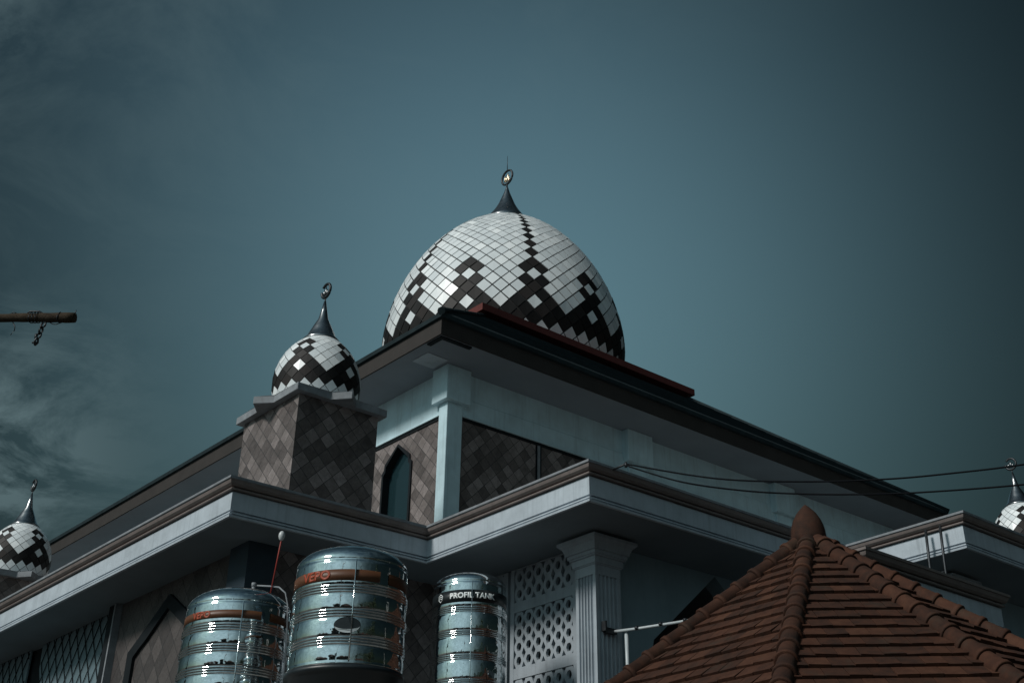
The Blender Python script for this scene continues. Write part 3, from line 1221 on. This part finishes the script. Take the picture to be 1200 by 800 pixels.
# float gauge on the lid, inlet stub and the pale overflow hose
bm = bmesh.new()
o = Vector((5.827, 11.027, 1.9))
g0, g1 = Vector((5.99, 10.76, 3.40))-o, Vector((5.905, 10.515, 3.84))-o
tube(bm, [g0, g1], .007, 8)
gauge = link_local('gauge_rod', bm, 'red_rod', tB)
bm = bmesh.new()
lathe(bm, [(.008, -.042), (.022, -.032), (.031, 0), (.029, .026), (.018, .046), (.004, .054)], tuple(g1+Vector((0, 0, .05))), 20)
fl = link_local('gauge_float', bm, 'bulb_white', gauge)
bm = bmesh.new()
ip = Vector((5.92, 10.98, 3.44))-o
tube(bm, [ip-Vector((0, 0, .05)), ip+Vector((0, 0, .09))], .018, 12)
tube(bm, [ip+Vector((0, 0, .06)), ip+Vector((0, 0, .095))], .024, 12)
link_local('inlet_stub', bm, 'stone_cap', tB)
bm = bmesh.new()
hp = [(5.93, 10.93, 3.50), (5.98, 10.78, 3.47), (6.02, 10.66, 3.44), (6.045, 10.57, 3.37), (6.065, 10.54, 3.25), (6.08, 10.525, 3.0), (6.09, 10.52, 2.7), (6.085, 10.52, 2.3), (6.08, 10.53, 1.92)]
tube(bm, [Vector(p)-o for p in hp], .008, 8)
link_local('hose', bm, 'stone_cap', tB)

TC = 231.8
tC = tank('steel water tank with white lettering on a black band, beside the pierced screen', 10.285, 13.07, 2.55, .5, [2.78, 3.09, 3.40, 3.71, 4.015, 4.322], 4.69, 4.89,
          (4.415, 4.575), TC, [(-178, 178)], 'black_band', 2.5)
wrap_text('lettering', 'PROFIL TANK', .098, .5012, 4.497-2.5, TC, 4, 'white_ink', tC, .004, 1.05)
bm = bmesh.new()
pts = []
for k in range(6):
    a = rad(90+60*k)
    pts.append((.040*math.cos(a), .052*math.sin(a)))
rr = .503
def wp(x, z, d_c=-50):
    a = rad(TC+d_c)+x/rr
    return (rr*math.cos(a), rr*math.sin(a), 4.495-2.5+z)
tube(bm, [wp(*pts[k % 6]) for k in range(7)], .0055, 6)
tube(bm, [wp(-.035, .006), wp(0, .022), wp(.035, .004)], .005, 6)
tube(bm, [wp(-.035, -.02), wp(0, -.002), wp(.035, -.022)], .005, 6)
link_local('logo', bm, 'white_ink', tC)

# stands under the tanks (below the picture's edge)
st = thing('tank_stand', 'concrete platform below the two lettered tanks', 'platform', (5.9, 10.2, ZG))
bm = bmesh.new()
box(bm, 5.05, 6.75, 8.55, 11.85, 1.74, 1.898)
bevel_all(bm, .01)
link('platform_slab', bm, 'concrete', st)
for x, y in ((5.2, 8.7), (6.45, 8.7), (5.2, 11.5), (6.45, 11.5)):
    bm = bmesh.new()
    box(bm, x, x+.22, y, y+.22, ZG, 1.738)
    bevel_all(bm, .012)
    link('leg', bm, 'concrete', st)
st2 = thing('tank_stand', 'tall concrete stand in the corner of the mosque', 'platform', (10.285, 13.07, ZG))
bm = bmesh.new()
box(bm, 9.65, 10.92, 12.45, 13.7, 2.36, 2.498)
bevel_all(bm, .01)
link('platform_slab', bm, 'concrete', st2)
for x, y in ((9.75, 12.55), (10.6, 12.55), (9.75, 13.4), (10.6, 13.4)):
    bm = bmesh.new()
    box(bm, x, x+.2, y, y+.2, ZG, 2.358)
    bevel_all(bm, .012)
    link('leg', bm, 'concrete', st2)

# ================================================================== PAVILION
AP = Vector((11.368, 8.172, 4.43))
SL = .74
gaz = thing('pavilion', 'small pavilion with a red clay tiled hip roof and round finial', 'pavilion', (AP.x, AP.y, ZG))
HIPS = [152.5, 208.8, 248.5, 281.5, 332.5, 28.8, 68.5, 101.5]
S_MAX = 3.3
def hp_(ang, s, up_=0.0):
    return AP + Vector((s*math.cos(rad(ang)), s*math.sin(rad(ang)), -SL*s+up_))
bm = bmesh.new()
lay = bm.loops.layers.color.new('tint')
EXPO = .172
ncs = int(S_MAX/EXPO)
rnd = random.Random(3)
for hI in range(8):
    a0, a1 = HIPS[hI], HIPS[(hI+1) % 8]
    for k in range(ncs):
        s0, s1 = max(.02, k*EXPO-.03), (k+1)*EXPO
        # tile course from s0 (upper, tucked in) to s1 (lower, proud)
        Lo0, Lo1 = hp_(a0, s1), hp_(a1, s1)
        Up0, Up1 = hp_(a0, s0), hp_(a1, s0)
        nrm = (Lo1-Lo0).cross(Up0-Lo0).normalized()
        if nrm.z < 0: nrm = -nrm
        wid = (Lo1-Lo0).length
        ex = (Lo1-Lo0).normalized()
        mid = (Lo0+Lo1)/2
        tw = .21
        nt = int(wid/tw)+2
        shift = (.5 if k % 2 else 0.0)*tw
        for q in range(-nt//2-1, nt//2+2):
            x0 = max(-wid/2, q*tw+shift+.0035)
            x1 = min(wid/2, (q+1)*tw+shift-.0035)
            if x1-x0 < .012: continue
            j1 = rnd.uniform(-.005, .008)
            tl = rnd.uniform(-.005, .005)
            def pt_(x, lower, off):
                base = mid+ex*x
                if not lower:
                    wu = (Up1-Up0).length
                    xx = max(-wu/2, min(wu/2, x))
                    base = (Up0+Up1)/2+ex*xx
                return base+nrm*off
            v = [pt_(x0, True, .044+j1-tl), pt_(x1, True, .044+j1+tl), pt_(x1, False, .010), pt_(x0, False, .010),
                 pt_(x0, True, .006), pt_(x1, True, .006)]
            V_ = [bm.verts.new(p) for p in v]
            tn = rnd.random()
            for idx in ((0, 1, 2, 3), (4, 5, 1, 0), (0, 3, 4), (1, 5, 2)):
                f = bm.faces.new([V_[z] for z in idx])
                for lp in f.loops: lp[lay] = (tn, tn, tn, 1)
    # underlay
    a_, b_, c_ = bm.verts.new(hp_(a0, S_MAX)), bm.verts.new(hp_(a1, S_MAX)), bm.verts.new(AP)
    bm.faces.new((a_, b_, c_))
groof = link('tiled_roof', bm, 'clay', gaz)
# ridge tiles down each hip, one mesh per hip
for ang in HIPS:
    bm = bmesh.new()
    lay = bm.loops.layers.color.new('tint')
    d = Vector((math.cos(rad(ang)), math.sin(rad(ang)), -SL)).normalized()
    side = Vector((-math.sin(rad(ang)), math.cos(rad(ang)), 0))
    up_ = side.cross(d)
    if up_.z < 0: up_ = -up_
    Ltot = S_MAX*math.sqrt(1+SL*SL)
    step = .268
    k = 0
    while .06+k*step < Ltot:
        l0, l1 = .06+k*step, min(Ltot+.03, .06+(k+1)*step+.035)
        tn = rnd.random()
        jx = rnd.uniform(-.006, .006)
        prof = [(l0, .088), (l1-.05, .102), (l1-.048, .113), (l1-.004, .115), (l1, .108), (l1, .085)]
        rings = []
        for s, r_ in prof:
            c0 = AP+d*s+up_*(.018)+side*jx
            ring = []
            for i in range(15):
                a = -.35+(PI+.7)*i/14
                ring.append(bm.verts.new(c0+side*(r_*math.cos(a))+up_*(r_*.98*math.sin(a))))
            rings.append(ring)
        for r0, r1 in zip(rings, rings[1:]):
            for i in range(14):
                f = bm.faces.new((r0[i], r0[i+1], r1[i+1], r1[i]))
                f.smooth = True
                for lp in f.loops: lp[lay] = (tn, tn, tn, 1)
        k += 1
    link('ridge_tiles', bm, 'clay', groof, recalc=True)
bm = bmesh.new()
lathe(bm, [(.21, -.12), (.205, -.03), (.198, .05), (.185, .11), (.16, .18), (.12, .25), (.075, .305), (.035, .345), (.006, .37)], (AP.x, AP.y, AP.z+.03), 36)
link('finial', bm, 'clay', gaz)
bm = bmesh.new()
for k in range(8):
    tube(bm, [hp_(HIPS[k], S_MAX-.02, -.08), hp_(HIPS[(k+1) % 8], S_MAX-.02, -.08)], .05, 6)
link('eave_beam', bm, 'wood', gaz)
for k in range(0, 8):
    p = hp_(HIPS[k], S_MAX-.45)
    bm = bmesh.new()
    box(bm, p.x-.07, p.x+.07, p.y-.07, p.y+.07, ZG, p.z-.05)
    bevel_all(bm, .01)
    link('post', bm, 'wood', gaz)

# ================================================================== small things
# white pipe arm by the fluted column
pr = thing('pipe_frame', 'white pipe arm with a drop pipe by the fluted column', 'pipe', (11.95, 11.86, 4.1))
bm = bmesh.new()
tube(bm, [(11.86, 11.90, 4.165), (11.99, 11.55, 4.16), (12.18, 10.95, 4.16), (12.32, 10.40, 4.17)], .020, 10)
pa = link('arm', bm, 'pvc', pr)
for s in (.22, .45, .68, .86):
    bm = bmesh.new()
    p = Vector((11.86, 11.90, 4.165)).lerp(Vector((12.32, 10.40, 4.17)), s)
    d = Vector((.29, -.95, 0)).normalized()
    tube(bm, [p-d*.02, p+d*.02], .024, 10)
    link('clip', bm, 'iron', pa)
bm = bmesh.new()
tube(bm, [(11.955, 11.76, 4.15), (11.97, 11.77, 3.6), (11.97, 11.78, 2.0)], .026, 10)
link('drop_pipe', bm, 'pvc', pr)
bm = bmesh.new()
box(bm, 11.70, 11.90, 11.885, 11.945, 4.13, 4.20)
box(bm, 11.672, 11.70, 11.87, 11.95, 4.15, 4.28)
link('bracket', bm, 'iron', pr)

# ladder hooked over the right wing's cornice
ld = thing('ladder', 'metal ladder top leaning on the far right cornice', 'ladder', (16.0, 9.3, ZG))
for y in (9.17, 9.42):
    bm = bmesh.new()
    tube(bm, [(15.60, y, ZG), (16.06, y, 5.40), (16.10, y, 5.86)], .022, 8)
    link('rail', bm, 'iron', ld)
for k in range(20):
    z = -1.3+k*.34
    if z > 5.4: break
    x = 15.60+(z-ZG)/7.0*.46
    bm = bmesh.new()
    tube(bm, [(x, 9.17, z), (x, 9.42, z)], .014, 6)
    link('rung', bm, 'iron', ld)

# power cables
cabA = [(10.95, 10.66, 5.97), (11.31, 9.45, 5.51), (11.87, 8.53, 5.34), (12.37, 7.64, 5.24), (12.68, 6.9, 5.18), (12.96, 6.17, 5.14), (13.24, 5.27, 5.13), (13.9, 3.3, 5.25), (14.6, 1.4, 5.6)]
cabB = [(10.95, 10.67, 5.955), (11.10, 9.85, 5.53), (11.52, 9.2, 5.33), (11.92, 8.59, 5.21), (12.28, 7.98, 5.12), (12.64, 7.37, 5.06), (13.04, 6.26, 4.94), (13.33, 5.37, 4.9), (13.95, 3.3, 5.0), (14.6, 1.4, 5.4)]


def smooth_pts(P, n=8):
    P = [Vector(p) for p in P]
    res = []
    for i in range(len(P)-1):
        p0, p1, p2, p3 = P[max(0, i-1)], P[i], P[i+1], P[min(len(P)-1, i+2)]
        for k in range(n):
            t_ = k/n
            res.append(.5*((2*p1)+(p2-p0)*t_+(2*p0-5*p1+4*p2-p3)*t_*t_+(3*p1-p0-3*p2+p3)*t_**3))
    res.append(P[-1])
    return res


for pts, lab in ((cabA, 'upper black power cable running right from the cornice corner'), (cabB, 'lower black power cable sagging right from the cornice corner')):
    bm = bmesh.new()
    tube(bm, smooth_pts(pts), .011, 6)
    tag(link('power_cable', bm, 'cable'), lab, 'cable', 'power cables crossing the right side')
cp_ = thing('cable_bracket', 'small iron bracket where the cables meet the cornice top', 'bracket', (10.95, 10.70, 5.9))
bm = bmesh.new()
tube(bm, [(10.95, 10.95, 5.97), (10.95, 10.67, 5.975)], .014, 6)
tube(bm, [(10.95, 10.67, 5.93), (10.95, 10.67, 6.0)], .018, 8)
link('bracket_arm', bm, 'iron', cp_)
# the pole that carries the cables' far end, off to the right
up1 = thing('utility_pole', 'concrete utility pole carrying the far end of the cables', 'utility pole', (14.75, 1.2, ZG))
bm = bmesh.new()
tube(bm, [(14.75, 1.2, ZG), (14.75, 1.2, 6.6)], [.15, .10], 16)
link('pole', bm, 'concrete', up1)
bm = bmesh.new()
tube(bm, [(14.6, 1.4, 5.25), (14.6, 1.4, 5.75)], .03, 8)
tube(bm, [(14.75, 1.2, 5.5), (14.6, 1.4, 5.5)], .02, 8)
link('insulator_rack', bm, 'iron', up1)

# weathered pole end with a hanging chain, high on the left
pole = thing('utility_pole', 'weathered wooden pole arm with a short chain hanging from it', 'utility pole', (2.55, 14.65, ZG))
A0, A1 = Vector((2.50, 14.68, 6.78)), Vector((4.317, 12.93, 6.74))
dA = (A1-A0)
bm = bmesh.new()
rnd2 = random.Random(5)
n = 26
pts = [A0+dA*(k/n)+Vector((0, 0, rnd2.uniform(-.004, .004))) for k in range(n+1)]
rads = [.052+rnd2.uniform(-.004, .006)+(.006 if k > n-4 else 0) for k in range(n+1)]
tube(bm, pts, rads, 10)
arm = link('cross_arm', bm, 'wood', pole)
def onarm(s, dz=0.0):
    return A0+dA*s+Vector((0, 0, dz))
# wire lashings and loose ends
for s in (.62, .80, .815, .83, .93):
    c0 = onarm(s)
    ax_ = dA.normalized()
    u_ = ax_.cross(Vector((0, 0, 1))).normalized()
    bm = bmesh.new()
    tube(bm, [c0+(.062*math.cos(a))*u_+Vector((0, 0, .062*math.sin(a)))+ax_*.01*math.sin(a*2) for a in [2*PI*k/14 for k in range(15)]], .006, 5)
    link('wire_lashing', bm, 'iron', arm)
for pts_, r_ in (([(.72, -.05), (.735, -.11), (.738, -.16), (.725, -.22)], .006), ([(.885, -.055), (.905, -.085), (.92, -.088), (.955, -.05)], .006),
                 ([(.775, .05), (.79, .085), (.83, .082), (.85, .05)], .010), ([(.995, .04), (.998, .095)], .006), ([(.70, .05), (.715, .075), (.73, .055)], .006)):
    bm = bmesh.new()
    tube(bm, [onarm(*q) for q in pts_], r_, 5)
    link('loose_wire', bm, 'iron', arm)
bm = bmesh.new()
c0 = onarm(.865, -.06)
hang = Vector((-.035, .03, -.28))
ax_ = hang.normalized()
sd2 = dA.normalized()
for k in range(4):
    ce = c0+hang*((k+.5)/4)
    L_ = hang.length/4*.62
    rot = sd2 if k % 2 == 0 else sd2.cross(ax_).normalized()
    wdt = .022+.012*(k == 1)+.010*(k == 3)
    loop_ = [ce+ax_*(L_*math.cos(a))+rot*(wdt*math.sin(a)) for a in [2*PI*i/12 for i in range(13)]]
    tube(bm, loop_, .012, 6)
tube(bm, [c0+hang*.93-sd2*.04, c0+hang*.93+sd2*.03], .012, 6)
tube(bm, [c0+hang*.55-sd2*.035, c0+hang*.75-sd2*.02], .016, 6)
link('hanging_chain', bm, 'iron', arm)
bm = bmesh.new()
tube(bm, [(2.50, 14.68, ZG), (2.50, 14.68, 7.2)], [.15, .11], 14)
link('pole', bm, 'wood', pole)

# ================================================================== what the polished tanks mirror: the street behind the camera
def house(label, x, y, w_, d_, h_, rise, ang):
    hs = thing('house', label, 'house', (x, y, ZG), 'houses across the street')
    hs.rotation_euler = (0, 0, ang)
    bm = bmesh.new()
    box(bm, -w_/2, w_/2, -d_/2, d_/2, 0, h_)
    link_local('wall', bm, 'house_wall', hs)
    bm = bmesh.new()
    e = .6
    a = [bm.verts.new(p) for p in ((-w_/2-e, -d_/2-e, h_-.1), (w_/2+e, -d_/2-e, h_-.1), (w_/2+e, d_/2+e, h_-.1), (-w_/2-e, d_/2+e, h_-.1))]
    r0, r1 = bm.verts.new((-w_/4, 0, h_+rise)), bm.verts.new((w_/4, 0, h_+rise))
    bm.faces.new((a[0], a[1], r1, r0)); bm.faces.new((a[1], a[2], r1)); bm.faces.new((a[2], a[3], r0, r1)); bm.faces.new((a[3], a[0], r0))
    bm.faces.new(list(reversed(a)))
    link_local('roof', bm, 'house_roof', hs)
    for fl in range(int(h_//3)):
        for k in range(3):
            bm = bmesh.new()
            xx = -w_/2+w_*(k+.5)/3
            box(bm, xx-.5, xx+.5, d_/2-.02, d_/2+.04, fl*3+1.0, fl*3+2.3)
            wf_ = link_local('window', bm, 'pvc', hs)
            bm = bmesh.new()
            box(bm, xx-.42, xx+.42, d_/2+.042, d_/2+.05, fl*3+1.08, fl*3+2.22)
            link_local('pane', bm, 'glass', wf_)
    return hs


house('two storey house with a red hipped roof behind the camera', -6, -6, 7, 6, 5.6, 1.4, rad(-45))
house('low house with a red hipped roof at the street corner', 5, -13, 9, 7, 4.0, 2.0, rad(0))
house('tall narrow house beside the two storey house', -10, -0.5, 3.2, 5, 6.6, .8, rad(-60))
house('house with a low roof far down the street', -16, 6, 8, 6, 5.4, 1.3, rad(-90))
bw = thing('boundary_wall', 'long plastered boundary wall along the far side of the street', 'wall', (-4, -5, ZG))
bw['kind'] = 'thing'
bm = bmesh.new()
box(bm, -13.5, -13.2, -3, 14, 0, 3.2)
bevel_all(bm, .02)
wl_ = link_local('wall', bm, 'house_wall', bw)
bm = bmesh.new()
box(bm, -13.6, -13.1, -3.1, 14.1, 3.202, 3.32)
link_local('coping', bm, 'concrete', bw)
for x, y, h_, lab in ((-1.6, 3.4, 9.5, 'slim lamp post left of the camera'), (1.0, -6.5, 9.0, 'slim lamp post by the low house')):
    lp_ = thing('lamp_post', lab, 'lamp post', (x, y, ZG), 'lamp posts behind the camera')
    bm = bmesh.new()
    tube(bm, [(0, 0, 0), (0, 0, h_)], [.11, .07], 10)
    link_local('pole', bm, 'iron', lp_)
    bm = bmesh.new()
    tube(bm, [(0, 0, h_), (.3, .3, h_+.35), (.9, .9, h_+.4)], .04, 8)
    link_local('bracket', bm, 'iron', lp_)
    bm = bmesh.new()
    lathe(bm, [(.05, .14), (.17, .06), (.2, 0), (.02, -.02)], (.9, .9, h_+.3), 14)
    link_local('lamp_head', bm, 'iron', lp_)


def tree(label, x, y, h_, cr, seed):
    R_ = random.Random(seed)
    tr = thing('tree', label, 'tree', (x, y, ZG), 'street trees behind the camera')
    bm = bmesh.new()
    tube(bm, [(0, 0, 0), (.1, .05, h_*.3), (-.05, .1, h_*.55), (0, 0, h_*.8)], [.22, .17, .12, .05], 8)
    for k in range(6):
        a = R_.uniform(0, 2*PI)
        z = h_*R_.uniform(.4, .65)
        tube(bm, [(0, 0, z), (cr*.35*math.cos(a), cr*.35*math.sin(a), z+h_*.12), (cr*.7*math.cos(a), cr*.7*math.sin(a), z+h_*.2)], [.09, .06, .02], 6)
    link_local('trunk', bm, 'bark', tr)
    bm = bmesh.new()
    lay = bm.loops.layers.color.new('tint')
    cl_ = [(Vector((R_.gauss(0, cr*.45), R_.gauss(0, cr*.45), h_*.72+R_.gauss(0, h_*.12))), R_.uniform(.35, .7)*cr*.7) for _ in range(16)]
    for c_, r_ in cl_:
        for _ in range(110):
            v = Vector((R_.gauss(0, 1), R_.gauss(0, 1), R_.gauss(0, 1))).normalized()*r_*R_.random()**.4
            p = c_+v
            a_ = Vector((R_.gauss(0, 1), R_.gauss(0, 1), R_.gauss(0, .6))).normalized()*R_.uniform(.12, .24)
            b2 = a_.cross(Vector((R_.gauss(0, 1), R_.gauss(0, 1), R_.gauss(0, 1)))).normalized()*R_.uniform(.05, .1)
            f = bm.faces.new([bm.verts.new(p+q) for q in (-a_, b2, a_, -b2)])
            tn = R_.random()
            for lp in f.loops: lp[lay] = (tn, tn, tn, 1)
    link_local('crown', bm, 'leaves', tr)


tree('tall leafy street tree by the low house', 1.5, -15, 10.5, 2.2, 1)
tree('broad street tree right of the low house', 9.5, -5.5, 10.5, 2.9, 2)
